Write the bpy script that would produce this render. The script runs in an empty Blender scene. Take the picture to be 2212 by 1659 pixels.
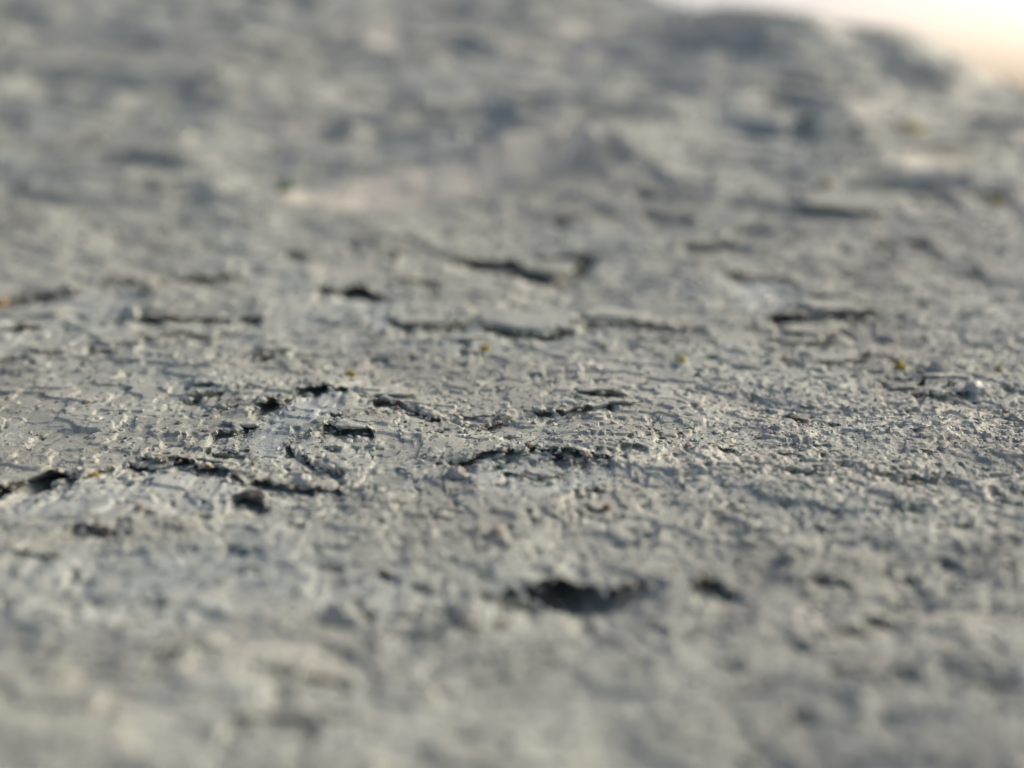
import bpy, bmesh, math, random
import numpy as np
from mathutils import Vector, noise as mnoise

# ------------------------------------------------------------------ camera, sky, sun, exposure
SC = bpy.context.scene
COL = SC.collection
R = math.radians
CAM_H = 0.065
PITCH = 10.5
LENS = 55.0
FOCUS = 0.300

cam = bpy.data.cameras.new('camera')
cam.lens = LENS; cam.sensor_width = 36.0
cam.clip_start = 0.005; cam.clip_end = 2000.0
cam.dof.use_dof = True
cam.dof.focus_distance = FOCUS
cam.dof.aperture_fstop = 7.3
cam.dof.aperture_blades = 0
camo = bpy.data.objects.new('camera', cam)
camo.location = (0, 0, CAM_H)
camo.rotation_euler = (R(90 - PITCH), 0, 0)
COL.objects.link(camo)
SC.camera = camo

SUN_AZ = 58.0      # degrees to the right of the view direction (+Y)
SUN_EL = 24.0
world = bpy.data.worlds.new('World'); SC.world = world
world.use_nodes = True
wn = world.node_tree.nodes; wl = world.node_tree.links
wn.clear()
sky = wn.new('ShaderNodeTexSky'); sky.sky_type = 'NISHITA'
sky.sun_disc = False
sky.sun_elevation = R(SUN_EL); sky.sun_rotation = R(SUN_AZ)
sky.air_density = 0.38; sky.dust_density = 3.5; sky.ozone_density = 0.0
bg = wn.new('ShaderNodeBackground'); bg.inputs['Strength'].default_value = 0.125
wo = wn.new('ShaderNodeOutputWorld')
wl.new(sky.outputs[0], bg.inputs[0]); wl.new(bg.outputs[0], wo.inputs[0])

sun = bpy.data.lights.new('sun', 'SUN')
sun.energy = 1.7; sun.angle = R(60); sun.color = (1.0, 0.86, 0.68)
suno = bpy.data.objects.new('sun', sun); COL.objects.link(suno)
sdir = Vector((math.sin(R(SUN_AZ))*math.cos(R(SUN_EL)), math.cos(R(SUN_AZ))*math.cos(R(SUN_EL)), math.sin(R(SUN_EL))))
suno.rotation_euler = sdir.to_track_quat('Z', 'Y').to_euler()
suno.location = sdir * 5

SC.view_settings.view_transform = 'Standard'
SC.view_settings.look = 'None'
SC.view_settings.gamma = 1.0
SC.view_settings.exposure = 0.53
SC.render.engine = 'CYCLES'
SC.cycles.use_denoising = True
SC.cycles.max_bounces = 5
SC.cycles.diffuse_bounces = 4

# ------------------------------------------------------------------ noise in numpy
_rng = np.random.RandomState(7)
_perm = _rng.permutation(4096).astype(np.int32)
_ang = _rng.rand(4096) * 2 * np.pi
_gx = np.cos(_ang).astype(np.float32); _gy = np.sin(_ang).astype(np.float32)

def perlin(x, y, seed=0):
    x = x + seed * 17.31; y = y + seed * 9.77
    xi = np.floor(x).astype(np.int32); yi = np.floor(y).astype(np.int32)
    xf = (x - xi).astype(np.float32); yf = (y - yi).astype(np.float32)
    u = xf*xf*xf*(xf*(xf*6-15)+10); v = yf*yf*yf*(yf*(yf*6-15)+10)
    def g(ix, iy, dx, dy):
        h = _perm[(_perm[(ix + seed*131) & 4095] + iy) & 4095]
        return _gx[h]*dx + _gy[h]*dy
    a = g(xi, yi, xf, yf); b = g(xi+1, yi, xf-1, yf)
    c = g(xi, yi+1, xf, yf-1); d = g(xi+1, yi+1, xf-1, yf-1)
    return ((a + u*(b-a)) + v*((c + u*(d-c)) - (a + u*(b-a)))) * 1.4

def noise1(x, seed=0):
    return perlin(np.asarray(x, dtype=np.float64), np.full(np.shape(x), 0.37 + seed*3.1), seed)

def sstep(a, b, x):
    t = np.clip((x - a) / (b - a), 0, 1)
    return t*t*(3-2*t)

# ------------------------------------------------------------------ the lie of the ground
def z_macro(x, y):
    x = np.asarray(x, dtype=np.float64); y = np.asarray(y, dtype=np.float64)
    t = np.clip(y - 0.40, 0, None)
    yy = np.where(y < -0.3, -0.3, y)
    rise = 0.095*(yy - 0.29) + 0.125 * (np.sqrt(t*t + 0.10**2) - 0.10)
    # shoulder falling away to the right of the far slope
    right = sstep(0.13, 0.30, x)
    z = rise - 0.27*right*np.clip(rise, 0, None)
    z = z + 0.008*np.exp(-(((x-0.14)/0.06)**2 + ((y-0.80)/0.10)**2))
    z = z + 0.009*np.exp(-(((x-0.128)/0.030)**2 + ((y-0.80)/0.06)**2)) + 0.010*np.exp(-(((x-0.195)/0.028)**2 + ((y-0.79)/0.06)**2))
    # low hump in the middle distance
    z = z + 0.007*np.exp(-(((x-0.030)/0.050)**2 + ((y-0.60)/0.055)**2))
    z = z - 0.003*np.exp(-(((x-0.02)/0.06)**2 + ((y-0.50)/0.05)**2))
    # gentle hollow in the foreground right, low mounds on the left
    z = z + 0.005*np.exp(-(((x+0.075)/0.03)**2 + ((y-0.165)/0.03)**2))
    z = z - 0.003*np.exp(-(((x-0.03)/0.03)**2 + ((y-0.165)/0.02)**2))
    # fall-off behind the crest and at the edges of the outcrop
    yc = 1.25 - 0.46*sstep(0.00, 0.14, x)
    b = np.clip(y - yc, 0, None)
    z = z - 0.9*b*b/(b + 0.06)
    e = np.clip(np.abs(x) - 0.75, 0, None)
    z = z - 0.5*e*e/(e + 0.2)
    e = np.clip(-y - 0.5, 0, None)
    z = z - 0.5*e*e/(e + 0.2)
    return z

TAN = 18.0 / LENS
_cp, _sp = math.cos(R(PITCH)), math.sin(R(PITCH))
def P(px, py):
    """where the sight line through a point of a 2212 x 1659 print meets the ground"""
    a = (px - 1106) / 1106 * TAN
    b = (829.5 - py) / 1106 * TAN
    d = np.array([a, _cp + b*_sp, -_sp + b*_cp])
    k = np.linspace(0.08, 2.2, 4000)
    x = d[0]*k; y = d[1]*k; z = CAM_H + d[2]*k
    i = np.argmax(z < z_macro(x, y))
    if i == 0: i = len(k) - 1
    return float(x[i]), float(y[i])

# ------------------------------------------------------------------ ground grid
def grow(start, step, rate, end):
    out = []; v = start; s = step
    while v < end:
        v += s; s *= rate; out.append(v)
    return out
core = list(np.arange(-0.138, 0.1381, 0.00040))
side = grow(core[-1], 0.00042, 1.026, 1.6)
gxs = np.array([-v for v in side[::-1]] + core + side)
ys = [0.172]
while ys[-1] < 0.40: ys.append(ys[-1] + 0.00039)
s = 0.00044
while ys[-1] < 2.0:
    ys.append(ys[-1] + s); s *= 1.0080
back = []; v = 0.172; s = 0.0005
while v > -1.2:
    v -= s; s *= 1.045; back.append(v)
gys = np.array(back[::-1] + ys)
NX, NY = len(gxs), len(gys)
U, V = np.meshgrid(gxs, gys)
X = U.copy(); Y = V.copy()

Z = z_macro(U, V)
MM = 0.001
# smooth / coarse regions
cav = np.zeros_like(Z); pale = np.zeros_like(Z); dirt = np.zeros_like(Z); calm = np.zeros_like(Z); sun_tint = np.zeros_like(Z)

def window(x0, x1, y0, y1):
    i0, i1 = np.searchsorted(gxs, [x0, x1]); j0, j1 = np.searchsorted(gys, [y0, y1])
    return slice(max(j0-1, 0), min(j1+1, NY)), slice(max(i0-1, 0), min(i1+1, NX))

def patch(pts, amount=1.0, soft=1.6, calmness=0.8, warm=False):
    """a patch where the crust has come off: paler, smoother stone; warm ones are painted sunlight (outline in print points)"""
    w = np.array([P(*p) for p in pts]); m = 6*MM
    sl = window(w[:,0].min()-m, w[:,0].max()+m, w[:,1].min()-m, w[:,1].max()+m)
    u, v = U[sl], V[sl]
    u = u + 1.4*MM*perlin(u/(5*MM), v/(5*MM), 31); v = v + 1.4*MM*perlin(u/(5*MM), v/(5*MM), 32)
    inside = np.zeros(u.shape, bool); dist = np.full(u.shape, 1e9)
    n = len(w)
    for k in range(n):
        (xa, ya), (xb, yb) = w[k], w[(k+1) % n]
        c = ((ya > v) != (yb > v)) & (u < (xb-xa)*(v-ya)/((yb-ya) if yb != ya else 1e-12) + xa)
        inside ^= c
        ex, ey = xb-xa, yb-ya
        t = np.clip(((u-xa)*ex + (v-ya)*ey)/(ex*ex+ey*ey+1e-15), 0, 1)
        dist = np.minimum(dist, np.hypot(u-xa-t*ex, v-ya-t*ey))
    s = np.where(inside, dist, -dist)
    f = sstep(-soft*MM*0.5, soft*MM, s)*(0.72 + 0.5*perlin(U[sl]/(9*MM), V[sl]/(9*MM), 33) + 0.25*perlin(U[sl]/(3*MM), V[sl]/(3*MM), 34)).clip(0.70 if warm else 0.25, 1)
    tgt = sun_tint if warm else pale
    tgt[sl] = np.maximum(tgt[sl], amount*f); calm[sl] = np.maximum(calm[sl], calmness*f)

_led = 0
LIPS = []
def ledge_world(xs, yl, depth, over, L, lift=0.3, liftw=2.5, rag=0.8, palef=0.0, dirtf=0.0, w=1.1, seed=None, steady=False):
    """a broken lip of crust facing the viewer: it drops by depth (mm), is undercut by over (mm), and the floor
    in front climbs back over L (mm)"""
    global _led
    _led += 1
    sd = (_led if seed is None else seed) % 97
    if seed is None:
        fr = float(sstep(0.42, 0.52, np.mean(yl)))
        depth, over, L = depth*(0.50-0.10*fr-0.09*math.exp(-((np.mean(yl)-0.43)/0.05)**2)), over*(2.0-1.3*fr), L*0.8
    xs = np.asarray(xs); yl = np.asarray(yl)
    w = max(w, 2.6*float(np.interp(yl.mean(), gys[1:], np.diff(gys)))/MM)
    Rr = max(1.5*over, 2.0)
    sl = window(xs[0], xs[-1], yl.min() - (4*L + Rr + w)*MM, yl.max() + (6 + rag*2)*MM)
    u = U[sl][0]
    if u.size < 3: return
    line = np.interp(u, xs, yl)
    span = (xs[-1]-xs[0])/MM
    jag = 2.4 if seed is None else 1.0
    wl = 1.0 + 5.0*float(sstep(0.42, 0.60, np.mean(yl)))
    line = line + rag*MM*(1.1*jag*noise1(u/(6.5*wl*MM), sd) + 0.8*jag*noise1(u/(2.6*wl*MM), sd+1) + 0.7*noise1(u/(1.15*wl*MM), sd+2))
    if seed is None: LIPS.append((u, line))
    tp = np.minimum((u-xs[0]), (xs[-1]-u))/((xs[-1]-xs[0])*0.5)
    tp = np.clip(tp, 0, 1)**0.9 if steady else sstep(0.0, 0.42 if seed is not None else 0.16, tp)*((0.62 if seed is not None else 0.85) + 0.75*noise1(u/(min(7.0, max(1.2, span/4))*wl*MM), sd+3)).clip(0.12 if seed is not None else 0.45, 1.25)
    t = (line[None, :] - V[sl])/MM
    tau = np.clip(t/w, 0, 1)
    oo = over*np.clip(tp, 0, 1)[None, :]
    dy = np.where(t <= 0, 0, np.where(t < w, oo*tau, oo*np.clip(1-(t-w)/Rr, 0, 1)))
    rel = np.exp(-np.clip(t-dy, 0, None)/L)
    fl = depth*tp[None, :]
    drop = fl*sstep(0, 1, tau)*rel
    rise = lift*fl*0.5*np.where(t <= 0, np.exp(t/liftw), np.where(t < w, 1-tau, 0))
    jit = (0.5*noise1(u/(2.1*wl*MM), sd+5) + 0.4*noise1(u/(1.0*wl*MM), sd+6))[None, :]
    rise = rise + 0.45*np.clip(fl, 0, 1.6)*jit*np.where(t <= 0, np.exp(t/1.4), np.where(t < w, 1-tau, 0))
    Z[sl] += (rise - drop)*MM
    Y[sl] += dy*MM
    cav[sl] = np.maximum(cav[sl], drop)
    Z[sl] += 0.095*dy*MM
    if palef:
        pale[sl] = np.maximum(pale[sl], palef*np.clip(tp, 0, 1)[None, :]*np.where(t > 0, np.exp(-np.clip(t-w, 0, None)/(L*1.2)), 0))
        calm[sl] = np.maximum(calm[sl], 0.6*np.clip(tp, 0, 1)[None, :]*np.where(t > 0.8*w, np.exp(-np.clip(t-w, 0, None)/(L*1.2)), 0))
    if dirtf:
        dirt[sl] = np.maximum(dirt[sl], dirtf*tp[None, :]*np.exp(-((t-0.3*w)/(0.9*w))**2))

def ledge(pts, depth, over, L, **k):
    w = [P(*p) for p in pts]
    w.sort()
    ledge_world([p[0] for p in w], [p[1] for p in w], depth, over, L, **k)

# ---- pale patches seen in the picture
patch([(752,850),(690,846),(650,852),(628,880),(562,888),(572,925),(540,945),(560,985),(610,1005),(690,1012),(640,985),(622,962),(632,942),(690,922),(735,900)], 1.0)
patch([(0,1062),(90,1066),(200,1035),(330,1012),(500,1018),(545,1060),(740,1056),(690,1085),(520,1110),(300,1125),(120,1150),(0,1155)], 0.75, soft=4)
patch([(1010,1030),(1100,1018),(1200,1022),(1310,1012),(1330,1045),(1250,1075),(1130,1085),(1030,1065)], 0.9)
patch([(750,650),(800,645),(838,690),(850,720),(815,725),(780,695)], 0.95)
patch([(1572,612),(1690,612),(1710,650),(1640,682),(1580,665)], 0.9)
patch([(10,652),(160,640),(300,632),(312,668),(220,690),(110,700),(10,690)], 0.7)
patch([(60,770),(130,765),(140,795),(90,805)], 0.7)
patch([(170,700),(260,705),(330,760),(240,770),(170,760)], 0.4)
patch([(960,748),(1100,742),(1090,770),(990,775)], 0.6)
patch([(500,560),(640,560),(660,610),(540,640)], 0.25)
patch([(300,1500),(900,1480),(1000,1659),(300,1659)], 0.45, calmness=0.2)
patch([(0,1200),(380,1170),(700,1210),(1000,1290),(900,1400),(520,1360),(300,1420),(0,1330)], 0.6, soft=8, calmness=0.5)

# sunlit streaks, plate tops and bright bands, painted as warm pale colour
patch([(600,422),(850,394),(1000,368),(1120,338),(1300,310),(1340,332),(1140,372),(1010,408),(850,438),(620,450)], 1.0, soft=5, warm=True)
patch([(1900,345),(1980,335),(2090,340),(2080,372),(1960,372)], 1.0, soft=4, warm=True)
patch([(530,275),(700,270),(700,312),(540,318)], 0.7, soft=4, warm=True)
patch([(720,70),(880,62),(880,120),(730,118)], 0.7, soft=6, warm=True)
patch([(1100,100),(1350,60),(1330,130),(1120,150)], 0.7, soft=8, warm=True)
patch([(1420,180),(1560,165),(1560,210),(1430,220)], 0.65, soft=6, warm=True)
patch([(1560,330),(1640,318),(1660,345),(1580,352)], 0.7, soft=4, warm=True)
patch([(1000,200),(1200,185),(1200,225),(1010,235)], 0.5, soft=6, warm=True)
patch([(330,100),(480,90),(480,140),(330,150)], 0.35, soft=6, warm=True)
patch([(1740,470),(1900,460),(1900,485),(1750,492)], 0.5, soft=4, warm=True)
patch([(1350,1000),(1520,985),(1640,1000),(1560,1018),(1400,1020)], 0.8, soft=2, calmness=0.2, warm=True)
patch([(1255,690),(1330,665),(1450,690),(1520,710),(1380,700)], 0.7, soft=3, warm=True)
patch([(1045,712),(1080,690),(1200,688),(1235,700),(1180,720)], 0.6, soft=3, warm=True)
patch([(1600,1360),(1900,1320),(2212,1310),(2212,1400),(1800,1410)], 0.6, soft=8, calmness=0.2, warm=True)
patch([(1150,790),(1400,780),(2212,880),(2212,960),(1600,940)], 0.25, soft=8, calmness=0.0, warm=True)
# ---- broken lips seen in the picture (depth, undercut, recovery in mm)
D = dict(dirtf=0.85)
ledge([(545,884),(580,880),(622,874),(640,856),(690,846),(758,846)], 4.6, 4.5, 9, palef=0.6, lift=0.5, rag=1.3, **D)
ledge([(455,944),(510,938),(560,916),(575,906)], 2.4, 2.0, 6, palef=0.4, rag=1.2, **D)
ledge([(455,972),(500,966),(540,968)], 1.6, 1.5, 4)
ledge([(612,968),(650,985),(700,1008),(750,1016)], 2.0, 1.8, 4)
ledge([(690,940),(720,932),(770,935),(812,944)], 3.0, 3.0, 4, rag=0.9, **D)
ledge([(610,955),(640,945),(690,928),(740,905)], 1.0, 0.8, 3)
ledge([(-40,1052),(50,1046),(120,1030),(165,1046)], 7.5, 7.0, 10, rag=1.5, palef=0.4, **D)
ledge([(130,1036),(230,1020),(300,1000),(345,1000)], 2.4, 2.0, 8, palef=0.5, **D)
ledge([(260,1000),(330,1000),(420,1004),(510,1010)], 3.2, 3.0, 10, palef=0.5, rag=1.2, **D)
ledge([(495,1012),(530,1040),(600,1048),(680,1052),(760,1052)], 2.4, 2.0, 8, palef=0.5, rag=1.2, **D)
ledge([(395,870),(440,858),(485,855)], 3.0, 2.4, 3, lift=0.9)
ledge([(440,885),(480,880),(520,884)], 1.3, 1.0, 3)
ledge([(960,1008),(1040,1000),(1130,996),(1190,990),(1230,1000)], 3.8, 3.4, 8, palef=0.6, rag=1.4, **D)
ledge([(1190,1000),(1250,1006),(1325,1006)], 3.2, 3.0, 7, palef=0.6, rag=1.2, **D)
ledge([(1080,1030),(1140,1036),(1230,1034)], 1.6, 1.5, 4, **D)
ledge([(1020,1286),(1090,1274),(1150,1258),(1210,1252),(1280,1262),(1350,1276),(1430,1288)], 9.5, 10, 8, steady=True, rag=1.1, lift=0.45, liftw=8, palef=0.15, w=1.6, **D)
ledge([(1490,1272),(1530,1268),(1600,1280)], 3.6, 3, 5, **D)
ledge([(1060,1328),(1110,1322),(1160,1330)], 2.6, 2.0, 5, **D)
ledge([(850,1350),(900,1344),(960,1352)], 2.2, 2.0, 6)
ledge([(680,630),(740,624),(790,622),(830,636),(850,660)], 7.5, 7, 14, palef=0.7, rag=1.3, **D)
ledge([(840,700),(880,712),(960,712),(985,702)], 3.4, 3.0, 7, **D)
ledge([(960,690),(1000,696),(1030,690)], 2.5, 2.0, 5)
ledge([(1035,714),(1100,722),(1160,728),(1210,720),(1245,700)], 4.2, 4.0, 9, lift=0.6, **D)
ledge([(1235,702),(1330,704),(1420,708),(1530,716)], 2.6, 2.4, 10, **D)
ledge([(1560,600),(1600,596),(1660,600),(1710,604)], 6.0, 6.0, 14, palef=0.6, rag=1.2, **D)
ledge([(1650,690),(1720,690),(1800,688),(1890,670)], 4.4, 4.2, 9, lift=0.6, **D)
ledge([(1740,650),(1810,640),(1890,664)], 3.4, 3.0, 6)
ledge([(1660,740),(1700,746),(1770,742),(1800,722)], 2.6, 2.2, 6, **D)
ledge([(1680,790),(1750,790),(1840,782),(1880,770)], 1.6, 1.5, 5)
ledge([(960,552),(1040,566),(1110,568),(1140,590),(1200,604),(1250,580),(1290,548)], 9.0, 8, 12, lift=0.5, rag=1.0, **D)
ledge([(1150,560),(1210,552),(1280,556)], 6.5, 6.0, 8)
ledge([(860,606),(900,602),(950,608)], 3, 2.5, 7, **D)
ledge([(-40,660),(40,652),(110,646),(168,634)], 4.6, 4.2, 14, palef=0.5, **D)
ledge([(210,616),(300,612),(360,610)], 4.0, 3.6, 12, palef=0.4, **D)
ledge([(380,606),(450,600),(535,602)], 4.6, 4.4, 9, **D)
ledge([(-40,720),(40,712),(100,706)], 4.2, 3.8, 10, **D)
ledge([(235,700),(320,696),(420,692),(500,694),(580,690)], 4.2, 4.0, 11, palef=0.3, **D)
ledge([(270,742),(320,738),(360,728),(440,732),(520,722)], 2.4, 2.0, 6, **D)
ledge([(190,756),(240,764),(300,748)], 2.0, 1.8, 7, **D)
ledge([(540,772),(580,776),(620,762)], 2.0, 1.6, 5, **D)
ledge([(-30,790),(60,768),(140,770)], 1.6, 1.4, 6)
ledge([(800,874),(850,880),(900,890),(960,906)], 2.4, 2.0, 4, lift=0.8, **D)
ledge([(1000,925),(1050,915),(1100,905)], 2.0, 1.6, 4, lift=0.8, **D)
ledge([(1150,900),(1200,890),(1260,894),(1330,886)], 2.4, 2.0, 4, lift=0.8, rag=1.2)
ledge([(1230,868),(1290,862),(1360,866)], 2.2, 1.8, 4, lift=0.8, rag=1.2)
ledge([(1620,880),(1700,900),(1780,915)], 1.6, 1.4, 4)
ledge([(1680,1014),(1740,1020),(1820,1016)], 1.4, 1.2, 4, rag=1.3)
ledge([(1940,1030),(2000,1036),(2060,1030)], 1.6, 1.2, 4, rag=1.3)
ledge([(560,1462),(690,1478),(760,1484)], 1.6, 1.0, 8)
ledge([(490,1560),(600,1562),(700,1576)], 2.2, 1.4, 9)
ledge([(330,1440),(360,1436),(395,1442)], 2.6, 2.2, 5)
ledge([(20,1208),(60,1212),(130,1206)], 1.4, 1.0, 8)
ledge([(150,1150),(210,1145),(290,1160)], 2.2, 1.6, 6)
ledge([(500,1082),(545,1080),(590,1082)], 3.2, 2.6, 5, **D)
ledge([(1960,860),(2040,862),(2100,858)], 2.0, 1.5, 4)
ledge([(1690,302),(1760,300),(1850,304)], 9, 8, 20)
ledge([(1820,402),(1920,398),(2030,406)], 9, 7, 22)
ledge([(420,312),(440,308),(465,314)], 9, 8, 16)
ledge([(770,286),(805,282),(840,288)], 7, 6, 16)
ledge([(1000,300),(1040,296),(1090,300)], 7, 6, 16)
ledge([(1250,456),(1300,446),(1340,456)], 3.5, 3, 10)
ledge([(1380,452),(1440,470),(1500,476)], 5, 4, 12)
ledge([(1540,440),(1640,446),(1760,440)], 5, 4, 14)
ledge([(1880,528),(1940,522),(2000,528)], 5, 4, 12)
ledge([(2140,330),(2190,326),(2240,336)], 7, 6, 16)
ledge([(1340,190),(1440,180),(1530,196)], 9, 7, 22)
ledge([(250,900-600),(300,298),(340,302)], 4, 3, 12)

# the long swell of the far middle ground, its sunlit top painted above
ledge([(560,440),(700,418),(850,400),(1000,374),(1120,346),(1210,326),(1310,320),(1400,346),(1480,410)], 24, 0.5, 40, lift=1.0, liftw=26, w=16, rag=0.25, steady=True)
ledge([(1840,372),(1930,362),(2010,358),(2110,372)], 11, 0.5, 30, lift=1.0, liftw=20, w=9, rag=0.25, steady=True)

# ---- hairline cracks
def crack(pts, depth=1.1, wid=0.5, seed=1):
    q = np.random.RandomState(seed); w_ = np.array([P(*p) for p in pts]); line = [w_[0]]
    for a, b in zip(w_[:-1], w_[1:]):
        n_ = max(2, int(np.hypot(*(b-a))/(1.3*MM))); nrm = np.array([-(b-a)[1], (b-a)[0]])/np.hypot(*(b-a))
        for k in range(1, n_+1):
            line.append(a + (b-a)*k/n_ + nrm*(q.rand()-.5)*1.7*MM*(k < n_))
    line = np.array(line); m = 3*MM
    sl = window(line[:,0].min()-m, line[:,0].max()+m, line[:,1].min()-m, line[:,1].max()+m)
    u, v = U[sl], V[sl]; best = np.full(u.shape, 1e9); par = np.zeros(u.shape)
    for k, ((xa, ya), (xb, yb)) in enumerate(zip(line[:-1], line[1:])):
        ex, ey = xb-xa, yb-ya
        t = np.clip(((u-xa)*ex + (v-ya)*ey)/(ex*ex+ey*ey+1e-15), 0, 1)
        d = np.hypot(u-xa-t*ex, v-ya-t*ey); c = d < best
        best = np.where(c, d, best); par = np.where(c, (k+t)/(len(line)-1), par)
    mod = (0.75 + 0.6*noise1(par*len(line)/5.0, seed)).clip(0.25, 1.2)*sstep(0, 0.08, par)*sstep(0, 0.08, 1-par)
    Z[sl] -= depth*MM*mod*np.exp(-(best/(wid*MM*(0.6+0.5*mod)))**2)
    Z[sl] += 0.22*depth*MM*mod*np.exp(-(best/(2.2*MM))**2)
for k, pts in enumerate([
    [(622,965),(650,990),(700,1012),(745,1050)], [(560,985),(520,1000),(510,1012)], [(165,1046),(230,1022),(300,1002)], [(345,1002),(420,1006),(495,1014)],
    [(800,868),(850,882),(905,892),(960,910)], [(960,910),(1000,925),(1060,915),(1110,905)], [(1110,905),(1160,900),(1210,890)], [(1640,880),(1700,902),(1790,915),(1830,900)],
    [(540,884),(490,890),(440,884),(395,872)], [(755,848),(800,868)], [(455,945),(400,960),(330,968),(300,1000)], [(1245,700),(1290,715),(1350,708),(1440,712),(1530,722)],
    [(985,705),(1010,720),(1040,716)], [(520,722),(440,732),(360,730),(300,748)],
    [(1890,670),(1850,700),(1800,722),(1770,745)], [(1325,1008),(1400,1030),(1470,1040),(1540,1030)], [(100,706),(180,700),(235,702)],
    [(1010,1085),(960,1100),(900,1096)], [(740,1052),(800,1060),(870,1050),(960,1010)], [(1300,862),(1360,880),(1430,870),(1500,880)]]):
    crack(pts, seed=200+k, wid=0.5 if min(p[1] for p in pts) > 780 else 0.7, depth=1.2 if min(p[1] for p in pts) > 780 else 1.7)

# ---- scattered small lips and chips
rs = np.random.RandomState(11)
def scatter_ledges(n, ymin, ymax, smin, smax, dk):
    for _ in range(n):
        yy = ymin*(ymax/ymin)**rs.rand()
        xx = (rs.rand()*2-1)*(0.36*yy + 0.03)
        if perlin(np.array([xx/0.03]), np.array([yy/0.03]), 91)[0] + 2.2*xx < rs.rand()*0.9 - 0.45: continue
        wdt = smin*(smax/smin)**(rs.rand()**1.6)*MM
        xs = np.linspace(xx-wdt/2, xx+wdt/2, 4)
        yl = yy + np.array([0, rs.rand()-.35, rs.rand()-.35, 0])*wdt*0.35 + (xs-xx)*(rs.rand()-.5)*0.9
        dp = dk*(0.45+rs.rand())*(wdt/MM)**0.45
        ledge_world(xs, yl, dp, dp*2.0, 1.2+dp*1.6, lift=rs.rand()*0.4, rag=0.12*(wdt/MM)**0.6, dirtf=0.5*(rs.rand() < 0.4), w=0.85, seed=int(rs.randint(97)))
scatter_ledges(1500, 0.20, 0.45, 1.0, 7, 0.42)
def fine_chips(n):
    for _ in range(n):
        yy = 0.235*(0.40/0.235)**rs.rand(); xx = (rs.rand()*2-1)*0.34*yy
        if 3.5*xx + 0.25 + 0.8*perlin(np.array([xx/0.025]), np.array([yy/0.025]), 95)[0] < rs.rand()-0.35: continue
        wdt = (0.9 + 2.6*rs.rand()**2)*MM; xs = np.linspace(xx-wdt/2, xx+wdt/2, 4)
        yl = yy + (rs.rand(4)-.5)*wdt*0.4 + (xs-xx)*(rs.rand()-.5)
        dp = 0.28 + 0.5*rs.rand()
        ledge_world(xs, yl, dp, dp*2.2, 0.8+dp*1.5, lift=0.4*rs.rand(), rag=0.15, w=0.8, seed=int(rs.randint(97)))
fine_chips(1700)
scatter_ledges(260, 0.175, 0.23, 2.0, 8, 0.50)
scatter_ledges(260, 0.42, 0.95, 4, 26, 0.75)

# ---- roughness of the crust
n30 = perlin(U/0.042, V/0.042, 1)
n12 = perlin(U/0.015, V/0.015, 2)
n6 = perlin(U/0.0068, V/0.0068, 3)
n3 = perlin(U/0.0031, V/0.0031, 4)
n15 = perlin(U/0.0016, V/0.0016, 5)
n08 = perlin(U/0.00092, V/0.00092, 6)
coarse = sstep(-0.25, 0.55, perlin(U/0.05, V/0.05, 12) + 1.6*sstep(0.0, 0.10, U) - 0.35)
far = sstep(0.45, 0.8, V)
rough = (0.24 + 0.60*coarse)*(1 - 0.62*np.clip(calm, 0, 1))
hf = 1 - sstep(0.45, 0.66, V)
h = 1.4*n30 + (0.45 + 0.8*far)*n12
h += rough*(0.12*(1 - 2*np.abs(n6)) + 0.12*np.abs(n3)*1.6*hf + 0.09*(1+0.5*coarse)*n15*hf + 0.085*(1+1.0*coarse)*n08*hf)
# thin layers of crust, one flaked off the other
n3 = n3*hf; n6 = n6*(0.35 + 0.65*hf)
rag_ = 0.22*n3 + 0.10*n15*hf
for (wx, wy, sd_, st_, nl) in ((0.024, 0.020, 81, 0.17, 3.0), (0.013, 0.011, 84, 0.10, 2.2)):
    lv = perlin(U/wx, V/wy, sd_)*nl + rag_*nl*0.7
    fr = lv - np.floor(lv)
    h += st_*(np.floor(lv) + sstep(0.0, 0.10, fr))*(1-0.5*np.clip(calm, 0, 1))
h += far*2.8*perlin(U/0.060, V/0.050, 14) + far*0.9*(1-2*np.abs(perlin(U/0.030, V/0.024, 15)))
# treads and risers of the far slope
for run, wv, sd_, am in ((0.055, 0.05, 71, 0.62), (0.024, 0.03, 75, 0.45)):
    ph = (V + wv*0.8*perlin(U/wv, V/wv, sd_) + 0.12*U)/run
    fr = ph - np.floor(ph)
    stair = sstep(0.0, 0.32, fr) - fr
    h += 0.95*sstep(0.42, 0.60, V)*am*sstep(-0.35, 0.25, perlin(U/(run*1.6), V/(run*1.6), sd_+1))*stair*0.235*run/MM
# crumbs and pits
pit = perlin(U/0.0046, V/0.0046, 21)
h -= 0.8*rough*hf*sstep(0.52, 0.66, pit)
lump = perlin(U/0.0036, V/0.0036, 22)
h += 0.30*rough*hf*sstep(0.46, 0.66, lump)
plate = perlin(U/0.010, V/0.010, 23) + 0.25*n3
h += 0.45*sstep(0.02, 0.08, plate)*(1-0.7*np.clip(calm, 0, 1))
h += 0.45*sstep(0.05, 0.09, perlin(U/0.019, V/0.013, 24) + 0.2*n6)
fade = sstep(-0.6, 0.0, V)
Z += h*MM*(0.3+0.7*fade)

def height(x, y):
    x = np.asarray(x); y = np.asarray(y)
    i = np.clip(np.searchsorted(gxs, x) - 1, 0, NX-2); j = np.clip(np.searchsorted(gys, y) - 1, 0, NY-2)
    fx = (x-gxs[i])/(gxs[i+1]-gxs[i]); fy = (y-gys[j])/(gys[j+1]-gys[j])
    return (Z[j, i]*(1-fx)+Z[j, i+1]*fx)*(1-fy) + (Z[j+1, i]*(1-fx)+Z[j+1, i+1]*fx)*fy

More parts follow.
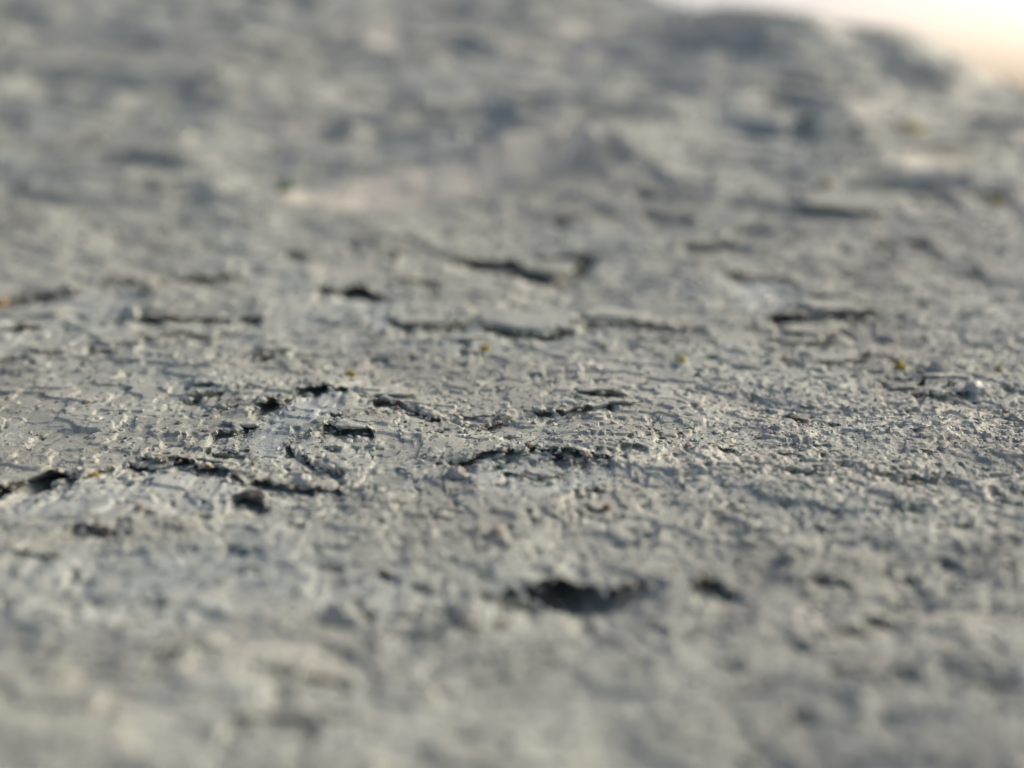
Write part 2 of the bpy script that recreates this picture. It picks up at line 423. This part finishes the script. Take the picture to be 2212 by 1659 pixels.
# ------------------------------------------------------------------ materials
def new_mat(name):
    m = bpy.data.materials.new(name); m.use_nodes = True
    nt = m.node_tree; nt.nodes.clear()
    out = nt.nodes.new('ShaderNodeOutputMaterial'); b = nt.nodes.new('ShaderNodeBsdfPrincipled')
    nt.links.new(b.outputs[0], out.inputs[0])
    return m, nt, b

def ramp(nt, stops):
    r = nt.nodes.new('ShaderNodeValToRGB'); e = r.color_ramp.elements
    while len(e) < len(stops): e.new(0.5)
    for k, (p, c) in enumerate(stops):
        e[k].position = p; e[k].color = (c[0], c[1], c[2], 1) if len(c) == 3 else c
    return r

def mix(nt, a, b, f, mode='MIX'):
    n = nt.nodes.new('ShaderNodeMix'); n.data_type = 'RGBA'; n.blend_type = mode
    for s, v in ((n.inputs[0], f), (n.inputs[6], a), (n.inputs[7], b)):
        if hasattr(v, 'is_linked') or hasattr(v, 'links'): nt.links.new(v, s)
        elif isinstance(v, tuple): s.default_value = (*v, 1)
        else: s.default_value = v
    return n.outputs[2]

def noise_node(nt, pos, scale, detail=4, rough=0.6):
    n = nt.nodes.new('ShaderNodeTexNoise'); n.inputs['Scale'].default_value = scale
    n.inputs['Detail'].default_value = detail; n.inputs['Roughness'].default_value = rough
    nt.links.new(pos, n.inputs['Vector']); return n

def stone_mat(name, crust=(0.455, 0.480, 0.416), fresh=(0.52, 0.583, 0.555), attrs=True, bump=0.42, tint=None, gloss=0.62):
    m, nt, b = new_mat(name)
    geo = nt.nodes.new('ShaderNodeNewGeometry'); pos = geo.outputs['Position']
    col = None
    big = noise_node(nt, pos, 42, 4, 0.6)
    r1 = ramp(nt, [(0.30, tuple(c*0.74 for c in crust)), (0.50, crust), (0.70, tuple(min(1, c*1.2) for c in crust))])
    nt.links.new(big.outputs[0], r1.inputs[0]); col = r1.outputs[0]
    wm = noise_node(nt, pos, 17, 3, 0.55)
    rw = ramp(nt, [(0.44, (0, 0, 0)), (0.64, (0.75, 0.75, 0.75))]); nt.links.new(wm.outputs[0], rw.inputs[0])
    col = mix(nt, col, (crust[0]*0.99, crust[1]*1.06, crust[2]*1.11), rw.outputs[0])
    if attrs:
        at = nt.nodes.new('ShaderNodeAttribute'); at.attribute_name = 'pale'
        col = mix(nt, col, fresh, at.outputs['Fac'])
        aw = nt.nodes.new('ShaderNodeAttribute'); aw.attribute_name = 'sun_tint'
        col = mix(nt, col, (0.80, 0.775, 0.65), aw.outputs['Fac'])  # sunlight put into the base colour as a warm pale tint
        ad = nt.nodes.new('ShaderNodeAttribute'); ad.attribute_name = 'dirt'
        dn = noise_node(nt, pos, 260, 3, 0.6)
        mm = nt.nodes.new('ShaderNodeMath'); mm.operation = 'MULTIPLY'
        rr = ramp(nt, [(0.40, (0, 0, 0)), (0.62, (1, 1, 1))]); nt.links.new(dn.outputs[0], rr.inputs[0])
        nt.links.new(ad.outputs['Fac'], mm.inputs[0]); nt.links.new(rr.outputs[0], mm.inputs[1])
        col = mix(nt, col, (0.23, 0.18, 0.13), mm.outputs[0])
    # fine mottling and mineral specks of the stone itself
    f = noise_node(nt, pos, 900, 5, 0.65)
    rf = ramp(nt, [(0.30, (0.74, 0.74, 0.74)), (0.5, (1, 1, 1)), (0.72, (1.14, 1.13, 1.11))])
    nt.links.new(f.outputs[0], rf.inputs[0]); col = mix(nt, col, rf.outputs[0], 1.0, 'MULTIPLY')
    st = noise_node(nt, pos, 140, 3, 0.55)
    rs_ = ramp(nt, [(0.60, (0, 0, 0)), (0.74, (0.45, 0.45, 0.45))]); nt.links.new(st.outputs[0], rs_.inputs[0])
    col = mix(nt, col, (0.27, 0.225, 0.175), rs_.outputs[0])
    vo = nt.nodes.new('ShaderNodeTexVoronoi'); vo.inputs['Scale'].default_value = 420
    nt.links.new(pos, vo.inputs['Vector'])
    rv = ramp(nt, [(0.10, (1, 1, 1)), (0.17, (0, 0, 0))]); nt.links.new(vo.outputs['Distance'], rv.inputs[0])
    sp = nt.nodes.new('ShaderNodeSeparateColor'); nt.links.new(vo.outputs['Color'], sp.inputs[0])
    gt = nt.nodes.new('ShaderNodeMath'); gt.operation = 'GREATER_THAN'; gt.inputs[1].default_value = 0.80
    nt.links.new(sp.outputs[0], gt.inputs[0])
    ml = nt.nodes.new('ShaderNodeMath'); ml.operation = 'MULTIPLY'
    nt.links.new(gt.outputs[0], ml.inputs[0]); nt.links.new(rv.outputs[0], ml.inputs[1])
    spc = ramp(nt, [(0.0, (0.06, 0.06, 0.055)), (0.6, (0.13, 0.11, 0.09)), (1.0, (0.10, 0.13, 0.12))])
    nt.links.new(sp.outputs[1], spc.inputs[0])
    col = mix(nt, col, spc.outputs[0], ml.outputs[0])
    if tint: col = mix(nt, col, tint, 1.0, 'MULTIPLY')
    nt.links.new(col, b.inputs['Base Color'])
    b.inputs['Roughness'].default_value = gloss
    b.inputs['Specular IOR Level'].default_value = 0.45
    if bump:
        bn = noise_node(nt, pos, 1500, 5, 0.7)
        bp = nt.nodes.new('ShaderNodeBump'); bp.inputs['Strength'].default_value = bump
        bp.inputs['Distance'].default_value = 0.0006
        b2 = noise_node(nt, pos, 3600, 3, 0.7)
        ad2 = nt.nodes.new('ShaderNodeMath'); ad2.operation = 'MULTIPLY_ADD'; ad2.inputs[1].default_value = 0.45
        nt.links.new(b2.outputs[0], ad2.inputs[0]); nt.links.new(bn.outputs[0], ad2.inputs[2])
        nt.links.new(ad2.outputs[0], bp.inputs['Height']); nt.links.new(bp.outputs[0], b.inputs['Normal'])
    return m

M_ground = stone_mat('weathered_stone')
M_flake = stone_mat('crust_flake', attrs=False, crust=(0.455, 0.480, 0.416))
M_grit = stone_mat('grit', attrs=False, crust=(0.455, 0.480, 0.416))
M_grit_pale = stone_mat('grit_pale', attrs=False, gloss=0.45, crust=(0.57, 0.58, 0.53))
M_grit_dark = stone_mat('grit_dark', attrs=False, crust=(0.15, 0.145, 0.14))
M_grit_brown = stone_mat('grit_brown', attrs=False, crust=(0.31, 0.26, 0.20))
M_pebble_rust = stone_mat('rusty_stone', attrs=False, crust=(0.40, 0.28, 0.16))
M_pebble_rose = stone_mat('rosy_stone', attrs=False, crust=(0.46, 0.44, 0.40))

def plain_mat(name, c0, c1, scale, roughness=0.8):
    m, nt, b = new_mat(name)
    geo = nt.nodes.new('ShaderNodeNewGeometry')
    n = noise_node(nt, geo.outputs['Position'], scale, 4, 0.6)
    r = ramp(nt, [(0.35, c0), (0.68, c1)]); nt.links.new(n.outputs[0], r.inputs[0])
    nt.links.new(r.outputs[0], b.inputs['Base Color']); b.inputs['Roughness'].default_value = roughness
    return m
M_yellow = plain_mat('yellow_lichen', (0.30, 0.22, 0.03), (0.58, 0.46, 0.10), 2200)
M_lemon = plain_mat('pale_lichen', (0.55, 0.52, 0.24), (0.78, 0.74, 0.42), 2200)
M_teal = plain_mat('teal_lichen', (0.10, 0.17, 0.16), (0.22, 0.32, 0.30), 2200)
M_green = plain_mat('green_moss', (0.05, 0.15, 0.05), (0.16, 0.30, 0.12), 2200)
M_fibre = plain_mat('dark_fibre', (0.015, 0.012, 0.010), (0.05, 0.04, 0.03), 3000)
M_red = plain_mat('red_grain', (0.16, 0.05, 0.03), (0.28, 0.11, 0.07), 2200)
M_far = plain_mat('far_sand', (0.30, 0.26, 0.21), (0.42, 0.37, 0.30), 0.6, 0.95)

# ------------------------------------------------------------------ the ground meshes
def np_mesh(name, verts, faces, mat, smooth=True, attrs=None):
    k = faces.shape[1]
    me = bpy.data.meshes.new(name)
    me.vertices.add(len(verts)); me.vertices.foreach_set('co', verts.astype(np.float32).ravel())
    me.loops.add(faces.size); me.loops.foreach_set('vertex_index', faces.astype(np.int32).ravel())
    me.polygons.add(len(faces)); me.polygons.foreach_set('loop_start', (np.arange(len(faces))*k).astype(np.int32))
    try: me.polygons.foreach_set('loop_total', np.full(len(faces), k, np.int32))
    except Exception: pass
    me.polygons.foreach_set('use_smooth', np.full(len(faces), smooth))
    for a, v in (attrs or {}).items():
        at = me.attributes.new(a, 'FLOAT', 'POINT'); at.data.foreach_set('value', v.astype(np.float32).ravel())
    me.update(calc_edges=True); me.validate()
    if mat: me.materials.append(mat)
    return me

def link(name, me, parent=None, label=None, cat=None, group=None, kind=None):
    o = bpy.data.objects.new(name, me); COL.objects.link(o)
    if parent is not None: o.parent = parent
    for k, v in (('label', label), ('category', cat), ('group', group), ('kind', kind)):
        if v: o[k] = v
    return o

idx = np.arange(NX*NY).reshape(NY, NX)
quads = np.stack([idx[:-1, :-1], idx[:-1, 1:], idx[1:, 1:], idx[1:, :-1]], -1).reshape(-1, 4)
gm = np_mesh('ground', np.stack([X, Y, Z], -1).reshape(-1, 3), quads, M_ground, False,
             {'pale': np.clip(pale, 0, 1), 'sun_tint': np.clip(sun_tint, 0, 1), 'dirt': np.clip(dirt, 0, 1)})
ground = link('ground', gm, label='weathered pale grey stony ground with broken crust and pits', kind='structure')

# land beyond the outcrop, out to the horizon
fv = []; ff = []
rad = [0.2, 1.2, 2, 3.5, 6, 10, 18, 32, 60, 120, 260, 600]
NS = 64
for r_ in rad:
    for k in range(NS):
        a = 2*math.pi*k/NS
        x, y = r_*math.cos(a), r_*math.sin(a)
        zz = -0.42 + (0.02*r_**0.5*mnoise.noise((x*0.4, y*0.4, 1.0)) if r_ > 1.5 else 0)
        fv.append((x, y, zz))
for i in range(len(rad)-1):
    for k in range(NS):
        ff.append((i*NS+k, (i+1)*NS+k, (i+1)*NS+(k+1) % NS, i*NS+(k+1) % NS))
me = np_mesh('terrain', np.array(fv), np.array(ff), M_far)
link('terrain', me, label='sandy flat land beyond the stony ground', kind='structure')

# ------------------------------------------------------------------ pieces
random.seed(5)
def lump_mesh(name, mat, seed, sub=2, squash=(1, 1, 0.7), rough=0.35, freq=1.6, smooth=False):
    bm = bmesh.new(); bmesh.ops.create_icosphere(bm, subdivisions=sub, radius=1.0)
    rr = random.Random(seed); off = Vector((rr.random()*50, rr.random()*50, rr.random()*50))
    for v in bm.verts:
        n = mnoise.noise(v.co*freq + off) + 0.5*mnoise.noise(v.co*freq*2.3 + off)
        c = v.co*(1 + rough*n)
        v.co = Vector((c.x*squash[0], c.y*squash[1], c.z*squash[2]))
    # knock off a few flat facets
    for _ in range(4):
        d = Vector((rr.uniform(-1, 1), rr.uniform(-1, 1), rr.uniform(-0.4, 1))).normalized(); lim = rr.uniform(0.62, 0.85)*min(squash[0], 1)
        for v in bm.verts:
            e = v.co.dot(d) - lim
            if e > 0: v.co -= d*e*0.9
    me = bpy.data.meshes.new(name); bm.to_mesh(me); bm.free()
    if smooth:
        for p in me.polygons: p.use_smooth = True
    me.materials.append(mat)
    return me

def flake_mesh(name, mat, seed, lx, ly, th):
    """a thin plate of crust with a ragged rim: lx, ly half sizes, th thickness (mm)"""
    rr = random.Random(seed); n = 76; off = rr.random()*100
    bm = bmesh.new()
    ring = []
    for k in range(n):
        a = 2*math.pi*k/n
        q = 1 + 0.45*mnoise.noise((math.cos(a)*1.2+off, math.sin(a)*1.2, 0)) + 0.22*mnoise.noise((math.cos(a)*2.6+off, math.sin(a)*2.6, 3)) + 0.13*mnoise.noise((math.cos(a)*7+off, math.sin(a)*7, 7)) + 0.08*mnoise.noise((math.cos(a)*17+off, math.sin(a)*17, 7))
        ca, sa = math.cos(a), math.sin(a); p = 2/2.8
        ring.append((math.copysign(abs(ca)**p, ca)*q, math.copysign(abs(sa)**p, sa)*q))
    layers = []
    for f, zt in ((0.2, 1.0), (0.35, 1.0), (0.5, 1.0), (0.62, 1.0), (0.74, 1.0), (0.84, 0.98), (0.92, 0.95), (0.98, 0.85), (1.0, 0.60), (0.95, 0.25), (0.86, 0.0)):
        lay = []
        for (cx, cy) in ring:
            x, y = cx*f*lx, cy*f*ly
            z = zt*th + (0.3*th*mnoise.noise((x*0.35+off, y*0.35, 0)) + 0.22*mnoise.noise((x*0.8+off, y*0.8, 4)) + 0.12*mnoise.noise((x*1.9+off, y*1.9, 4)) if zt > 0.5 else 0.25*th*mnoise.noise((x*0.9+off, y*0.9, 9)))
            lay.append(bm.verts.new((x*MM, y*MM, z*MM)))
        layers.append(lay)
    c = bm.verts.new((0, 0, th*MM)); cb = bm.verts.new((0, 0, 0))
    for k in range(n):
        j = (k+1) % n
        bm.faces.new((c, layers[0][k], layers[0][j]))
        for i in range(len(layers)-1):
            bm.faces.new((layers[i][k], layers[i+1][k], layers[i+1][j], layers[i][j]))
        bm.faces.new((cb, layers[-1][j], layers[-1][k]))
    bmesh.ops.recalc_face_normals(bm, faces=bm.faces)
    me = bpy.data.meshes.new(name); bm.to_mesh(me); bm.free()
    for p in me.polygons: p.use_smooth = True
    me.materials.append(mat)
    return me

def scale_at(x, y): return math.hypot(y, CAM_H)*2*TAN/2212*1000      # mm per print point at that distance

# plates of crust still lying on the ground (print points: centre x, front edge y, half width; half depth as a share; thickness mm; tilt)
plates = [
    (905, 712, 60, 0.75, 2.6, 5, 10), (1145, 718, 100, 0.60, 3.0, 4, -6), (1815, 684, 70, 0.8, 2.8, 5, 8), (1185, 598, 55, 0.9, 3.2, 7, -15),
    (1740, 728, 50, 0.7, 2.0, 4, 5), (1330, 696, 75, 0.6, 2.0, 3, 0), (60, 692, 70, 0.7, 2.2, 3, 12), (100, 640, 60, 0.6, 2.2, 4, 4),
    (250, 752, 48, 0.7, 1.6, 3, 8), (770, 938, 42, 0.8, 1.5, 6, -5), (525, 930, 40, 0.8, 1.6, 6, 18), (1010, 744, 55, 0.7, 1.5, 3, 0),
    (1810, 786, 60, 0.5, 1.4, 3, 5), (1290, 858, 45, 0.6, 1.1, 6, 4), (1340, 884, 40, 0.6, 1.1, 6, -8), (1180, 1034, 36, 0.7, 1.6, 5, 0),
    (860, 868, 45, 0.6, 1.0, 5, -16), (1030, 905, 38, 0.6, 1.0, 7, 12), 
    (445, 848, 32, 0.8, 1.2, 10, -6), (590, 766, 40, 0.7, 1.5, 4, 10), (1860, 470, 90, 0.8, 3.5, 4, 0), (1990, 350, 110, 0.6, 5, 3, 5),
    (2050, 830, 50, 0.5, 1.4, 3, 0), (1960, 850, 36, 0.6, 1.3, 5, 0), (330, 1004, 36, 0.7, 1.3, 5, 4), (640, 790, 30, 0.7, 1.0, 4, 0),
]
for k, (px, py, hw, asp, th, tilt, yaw) in enumerate(plates):
    x, y = P(px, py); s = scale_at(x, y); lx = hw*s; ly = lx*asp
    th = th*0.5; ly = lx*asp*1.3
    me = flake_mesh('crust_flake', M_flake, 100+k, lx, ly, th)
    o = link('crust_flake', me, ground)
    yc = y + ly*MM*0.9
    hh = lambda dx, dy: float(height(x+dx*lx*MM*0.7, yc+dy*ly*MM*0.7))
    zf = np.mean([hh(-1, -1), hh(0, -1), hh(1, -1)]); zb = np.mean([hh(-1, 1), hh(0, 1), hh(1, 1)])
    sl_ = math.atan2(zb-zf, 1.4*ly*MM)
    o.location = (x, yc, (zf+zb)/2 - 0.30*th*MM)
    o.rotation_euler = (sl_ - R(1.0 + 0.7*tilt), R(random.uniform(-3, 3)), R(yaw))

# 300 grains of the crust that stand out one by one (children of the ground)
kinds = []
for k in range(10):
    mat = [M_grit, M_grit, M_grit, M_grit_pale, M_grit, M_grit_dark, M_grit, M_grit_brown, M_grit, M_grit_pale][k]
    kinds.append(lump_mesh('grain', mat, 40+k, 1, (1, 0.85+0.05*(k % 3), 0.55+0.06*(k % 4)), 0.45, 1.5))
rs2 = np.random.RandomState(23)
for k in range(300):
    yy = 0.19*(0.46/0.19)**rs2.rand(); xx = (rs2.rand()*2-1)*0.34*yy
    g = link('grain', kinds[rs2.choice(10)], ground)
    r_ = (0.40 + 0.80*rs2.rand()**2.4)*MM*(0.75+0.25*yy/0.27)
    g.scale = (r_*(0.9+0.5*rs2.rand()), r_*(0.8+0.3*rs2.rand()), r_*(0.7+0.4*rs2.rand()))
    g.rotation_euler = (rs2.rand()*0.5-.25, rs2.rand()*0.5-.25, rs2.rand()*6.28)
    g.location = (xx, yy, float(height(np.array(xx), np.array(yy))) + r_*0.12)

# sand-sized grit too small to count: one mesh
def grit(n, seed, mat, rmin, rmax, y0, y1, bias=0.0, at=None, octa=False):
    q = np.random.RandomState(seed)
    phi = (1+5**0.5)/2
    base = np.array([(-1,phi,0),(1,phi,0),(-1,-phi,0),(1,-phi,0),(0,-1,phi),(0,1,phi),(0,-1,-phi),(0,1,-phi),(phi,0,-1),(phi,0,1),(-phi,0,-1),(-phi,0,1)])/math.sqrt(1+phi*phi)
    tri = np.array([(0,11,5),(0,5,1),(0,1,7),(0,7,10),(0,10,11),(1,5,9),(5,11,4),(11,10,2),(10,7,6),(7,1,8),(3,9,4),(3,4,2),(3,2,6),(3,6,8),(3,8,9),(4,9,5),(2,4,11),(6,2,10),(8,6,7),(9,8,1)])
    if octa:
        base = np.array([(1,0,0),(-1,0,0),(0,1,0),(0,-1,0),(0,0,1),(0,0,-1)], float)
        tri = np.array([(0,2,4),(2,1,4),(1,3,4),(3,0,4),(2,0,5),(1,2,5),(3,1,5),(0,3,5)])
    nb = len(base)
    if at is not None:
        xx, yy = at; m = len(xx)
    else:
        yy = y0*(y1/y0)**q.rand(n); xx = (q.rand(n)*2-1)*(0.345*yy + 0.012)
        dens = perlin(xx/0.02, yy/0.02, 51) + bias*xx/0.1
        keep = dens > q.rand(n)*1.2 - 0.75
        ci = np.clip(np.searchsorted(gxs, xx), 0, NX-1); cj = np.clip(np.searchsorted(gys, yy), 0, NY-1)
        keep &= (cav[cj, ci] < 1.6) & (calm[cj, ci] < 0.3 + 0.5*q.rand(n))
        xx, yy = xx[keep], yy[keep]; m = len(xx)
    rad_ = (rmin + (rmax-rmin)*q.rand(m)**2.6)*MM*(0.7+0.3*yy/0.27)
    zz = height(xx, yy) + rad_*0.05
    sc = np.stack([rad_*(0.8+0.7*q.rand(m)), rad_*(0.8+0.5*q.rand(m)), rad_*(0.45+0.45*q.rand(m))], -1)
    an = q.rand(m)*6.283; ca, sa = np.cos(an), np.sin(an)
    vv = base[None]*(1 + 0.34*(q.rand(m, nb, 1)-0.5)*2)*sc[:, None, :]
    tx = (q.rand(m)-.5)*0.8
    vz = vv[..., 2] + vv[..., 0]*tx[:, None]
    wx = vv[..., 0]*ca[:, None] - vv[..., 1]*sa[:, None] + xx[:, None]
    wy = vv[..., 0]*sa[:, None] + vv[..., 1]*ca[:, None] + yy[:, None]
    verts = np.stack([wx, wy, vz + zz[:, None]], -1).reshape(-1, 3)
    faces = (tri[None] + (np.arange(m)*nb)[:, None, None]).reshape(-1, 3)
    me = np_mesh('grit', verts, faces, mat, False)
    link('grit', me, ground, label='loose sand-sized grit strewn over the stony crust' , kind='stuff')
grit(9000, 68, M_grit, 0.25, 1.2, 0.46, 1.15, 0.0, octa=True)
grit(2500, 69, M_grit_pale, 0.25, 1.0, 0.46, 1.15, 0.0, octa=True)
grit(1500, 70, M_grit_dark, 0.25, 1.0, 0.46, 1.15, 0.0, octa=True)
_q = np.random.RandomState(77)
def lip_crumbs(n, seed, mat, rmin, rmax):
    L_ = [l for l in LIPS if 0.15 < l[1].mean() < 0.5]
    wts = np.array([l[0][-1]-l[0][0] for l in L_]); cnt = (n*wts/wts.sum()).astype(int) + 2
    px_ = []; py_ = []
    for (u, ln), c in zip(L_, cnt):
        uu = u[0] + (u[-1]-u[0])*_q.rand(c)
        px_.append(uu); py_.append(np.interp(uu, u, ln) + (0.8 - 7.0*_q.rand(c)**1.5)*MM)
    grit(0, seed, mat, rmin, rmax, 0, 0, at=(np.concatenate(px_), np.concatenate(py_)))
lip_crumbs(1500, 71, M_grit, 0.25, 1.0)
lip_crumbs(500, 72, M_grit_brown, 0.2, 0.8)
grit(25000, 65, M_grit, 0.13, 0.48, 0.15, 0.5, 0.4, octa=True)
grit(11000, 66, M_grit_pale, 0.13, 0.45, 0.15, 0.5, 0.7, octa=True)
grit(4000, 67, M_grit_dark, 0.12, 0.36, 0.15, 0.5, 0.1, octa=True)
grit(7000, 61, M_grit, 0.20, 0.70, 0.13, 0.55, 0.5)
grit(4200, 62, M_grit_pale, 0.18, 0.60, 0.14, 0.55, 0.6)
grit(2600, 63, M_grit_dark, 0.16, 0.50, 0.14, 0.55, 0.2)
grit(1600, 64, M_grit_brown, 0.16, 0.55, 0.14, 0.55, -0.4)

# ------------------------------------------------------------------ loose things one can point at
def on_ground(px, py):
    x, y = P(px, py); return x, y, float(height(np.array(x), np.array(y)))

def pebble(px, py, hw, mat, label, seed, squash=(1, 0.85, 0.75), cat='pebble', name='pebble', group=None, rough=0.4):
    x, y, z = on_ground(px, py); r_ = hw*scale_at(x, y)*MM
    me = lump_mesh(name, mat, seed, 3, squash, rough, 1.5, False)
    o = link(name, me, None, label, cat, group)
    o.scale = (r_, r_, r_); o.rotation_euler = (0, 0, random.uniform(0, 6.28))
    o.location = (x, y, z + r_*squash[2]*0.45)
    return o
pebble(322, 640, 22, M_grit, 'upright brownish lump of stone on the middle ledge at the left', 1, (0.85, 0.8, 1.0))
pebble(282, 692, 26, M_grit, 'tan crumbly lump of stone perched on the long lower ledge at the left', 2, (1, 0.8, 0.75))
pebble(150, 634, 15, M_grit, 'small rounded stone at the right end of the upper left ledge', 3)
pebble(4, 660, 17, M_pebble_rust, 'rusty orange pebble cut by the left edge of the picture', 4)
pebble(742, 1345, 52, M_flake, 'big blurred rounded pebble in the foreground left of the black hole', 5, (1, 0.85, 0.85))
pebble(1002, 1352, 30, M_pebble_rose, 'small rosy pebble in the foreground just below the black hole', 6, (1, 0.8, 0.7))
pebble(655, 1038, 30, M_grit_pale, 'smooth pale oval pebble in the recess below the peeled channel', 7, (1, 0.7, 0.55))
pebble(985, 1036, 24, M_pebble_rose, 'pinkish pebble beside the left rim of the central pit', 8)
pebble(548, 1078, 30, M_grit_dark, 'dark angular chip lying below the left recess', 9, (1.15, 0.6, 0.30), 'stone chip', 'stone_chip', rough=0.9)
pebble(1085, 1335, 30, M_grit_brown, 'flat brown chip in front of the black hole', 10, (1, 0.7, 0.35), 'stone chip', 'stone_chip')
pebble(2110, 855, 36, M_grit_pale, 'pale flat stone beside the dark fibres at the right', 11, (1, 0.7, 0.4), 'stone chip', 'stone_chip')
pebble(2030, 812, 26, M_grit, 'rounded grey stone just behind the dark fibres at the right', 12)
pebble(1252, 818, 17, M_grit_pale, 'white curled chip standing on the crust above the centre', 13, (1, 0.5, 0.9), 'stone chip', 'stone_chip')
pebble(1920, 738, 22, M_grit_pale, 'pale pebble right of the small crust plate', 14, (1, 0.7, 0.5))
pebble(1310, 1102, 9, M_red, 'tiny red grain below the central pit', 15, (1, 0.9, 0.8), 'grain', 'red_grain')
pebble(1700, 1235, 24, M_grit, 'grey lump behind the small dark hollow at right of the black hole', 16)

def tuft(px, py, hw, mat, label, seed, cat='lichen', name='lichen_speck', n=9, tall=0.7):
    """a speck of lichen: many small rounded lobes grown into one cushion"""
    x, y, z = on_ground(px, py); r_ = hw*scale_at(x, y)*MM
    rr = random.Random(seed); bm = bmesh.new()
    for k in range(n):
        a = rr.random()*6.28; d = math.sqrt(rr.random())*0.8
        s = rr.uniform(0.28, 0.5)
        g = bmesh.ops.create_icosphere(bm, subdivisions=2, radius=s)
        c = Vector((math.cos(a)*d, math.sin(a)*d*0.8, (1-d)*tall + rr.uniform(0, 0.25)))
        o3 = Vector((k*7.3, seed, 0))
        for v in g['verts']:
            v.co = c + v.co*(1 + 0.4*mnoise.noise(v.co*4/s*0.5 + o3))
    me = bpy.data.meshes.new(name); bm.to_mesh(me); bm.free()
    me.materials.append(mat)
    for p in me.polygons: p.use_smooth = True
    o = link(name, me, None, label, cat, 'specks of lichen and moss on the stone')
    o.scale = (r_, r_, r_); o.location = (x, y, z)
    return o
tuft(757, 818, 11, M_yellow, 'olive yellow lichen speck above the right end of the peeled channel', 1)
tuft(1472, 796, 14, M_lemon, 'pale lemon lichen speck on the crust right of the centre', 2)
tuft(1945, 802, 13, M_yellow, 'mustard lichen speck left of the dark fibres at the right', 3)
tuft(2155, 808, 8, M_yellow, 'tiny olive lichen speck near the right edge above the dark fibres', 4)
tuft(205, 1030, 11, M_yellow, 'yellow lichen speck right of the dark hole at the left edge', 5)
tuft(1082, 1018, 13, M_teal, 'teal speck inside the central pit', 6)
tuft(618, 418, 20, M_green, 'blurred green moss speck in the upper left', 7, 'moss', 'moss_speck')
tuft(1046, 762, 13, M_yellow, 'small yellow lichen speck below the large crust plate', 8)
tuft(1012, 757, 10, M_teal, 'small teal speck below the large crust plate', 9)
tuft(1745, 300, 26, M_teal, 'large blurred teal lichen patch in the dark hollow far right', 10, tall=0.4)
tuft(1960, 300, 26, M_yellow, 'blurred ochre lichen patch far right beside the teal one', 11, tall=0.4)
tuft(2155, 452, 18, M_yellow, 'blurred yellow lichen patch by the right edge', 12, tall=0.4)
tuft(1785, 415, 16, M_yellow, 'blurred yellow lichen patch at the foot of the far crest', 13, tall=0.4)
tuft(1505, 828, 9, M_teal, 'tiny dark green speck right of the white curled chip', 14)

def fibres(px, py, hgt, n, label, seed):
    x, y, z = on_ground(px, py); s = scale_at(x, y)*MM; rr = random.Random(seed)
    root = bpy.data.objects.new('fibre_tuft', None); COL.objects.link(root); root.location = (x, y, z - 0.2*MM)
    root.empty_display_size = 0.002
    root['label'] = label; root['category'] = 'plant fibre'; root['group'] = 'dark fibres poking out of the stone'
    for k in range(n):
        bm = bmesh.new(); L = hgt*s*rr.uniform(0.6, 1.0); lean = Vector((rr.uniform(-0.3, 1.2), rr.uniform(-0.4, 0.4), 1)).normalized()
        bend = Vector((rr.uniform(-.3, .5), rr.uniform(-.3, .3), -0.15))
        rings = []
        for i in range(7):
            t = i/6; c = lean*L*t + bend*L*t*t*0.6 + Vector(((k-n/2)*0.5*MM, 0, 0))
            w = 0.28*MM*(1-0.85*t)
            rings.append([bm.verts.new(c + Vector((math.cos(a)*w, math.sin(a)*w, 0))) for a in (0, 1.05, 2.09, 3.14, 4.19, 5.24)])
        for i in range(6):
            for j in range(6):
                bm.faces.new((rings[i][j], rings[i][(j+1) % 6], rings[i+1][(j+1) % 6], rings[i+1][j]))
        bm.faces.new(rings[-1]); bm.faces.new(rings[0][::-1])
        me = bpy.data.meshes.new('fibre'); bm.to_mesh(me); bm.free(); me.materials.append(M_fibre)
        link('fibre', me, root)
fibres(1990, 842, 34, 4, 'wispy dark fibres sprouting from the crust, left of the two tufts', 1)
fibres(2052, 846, 26, 5, 'short dark fibre clump in a gap of the crust, right of the two tufts', 2)
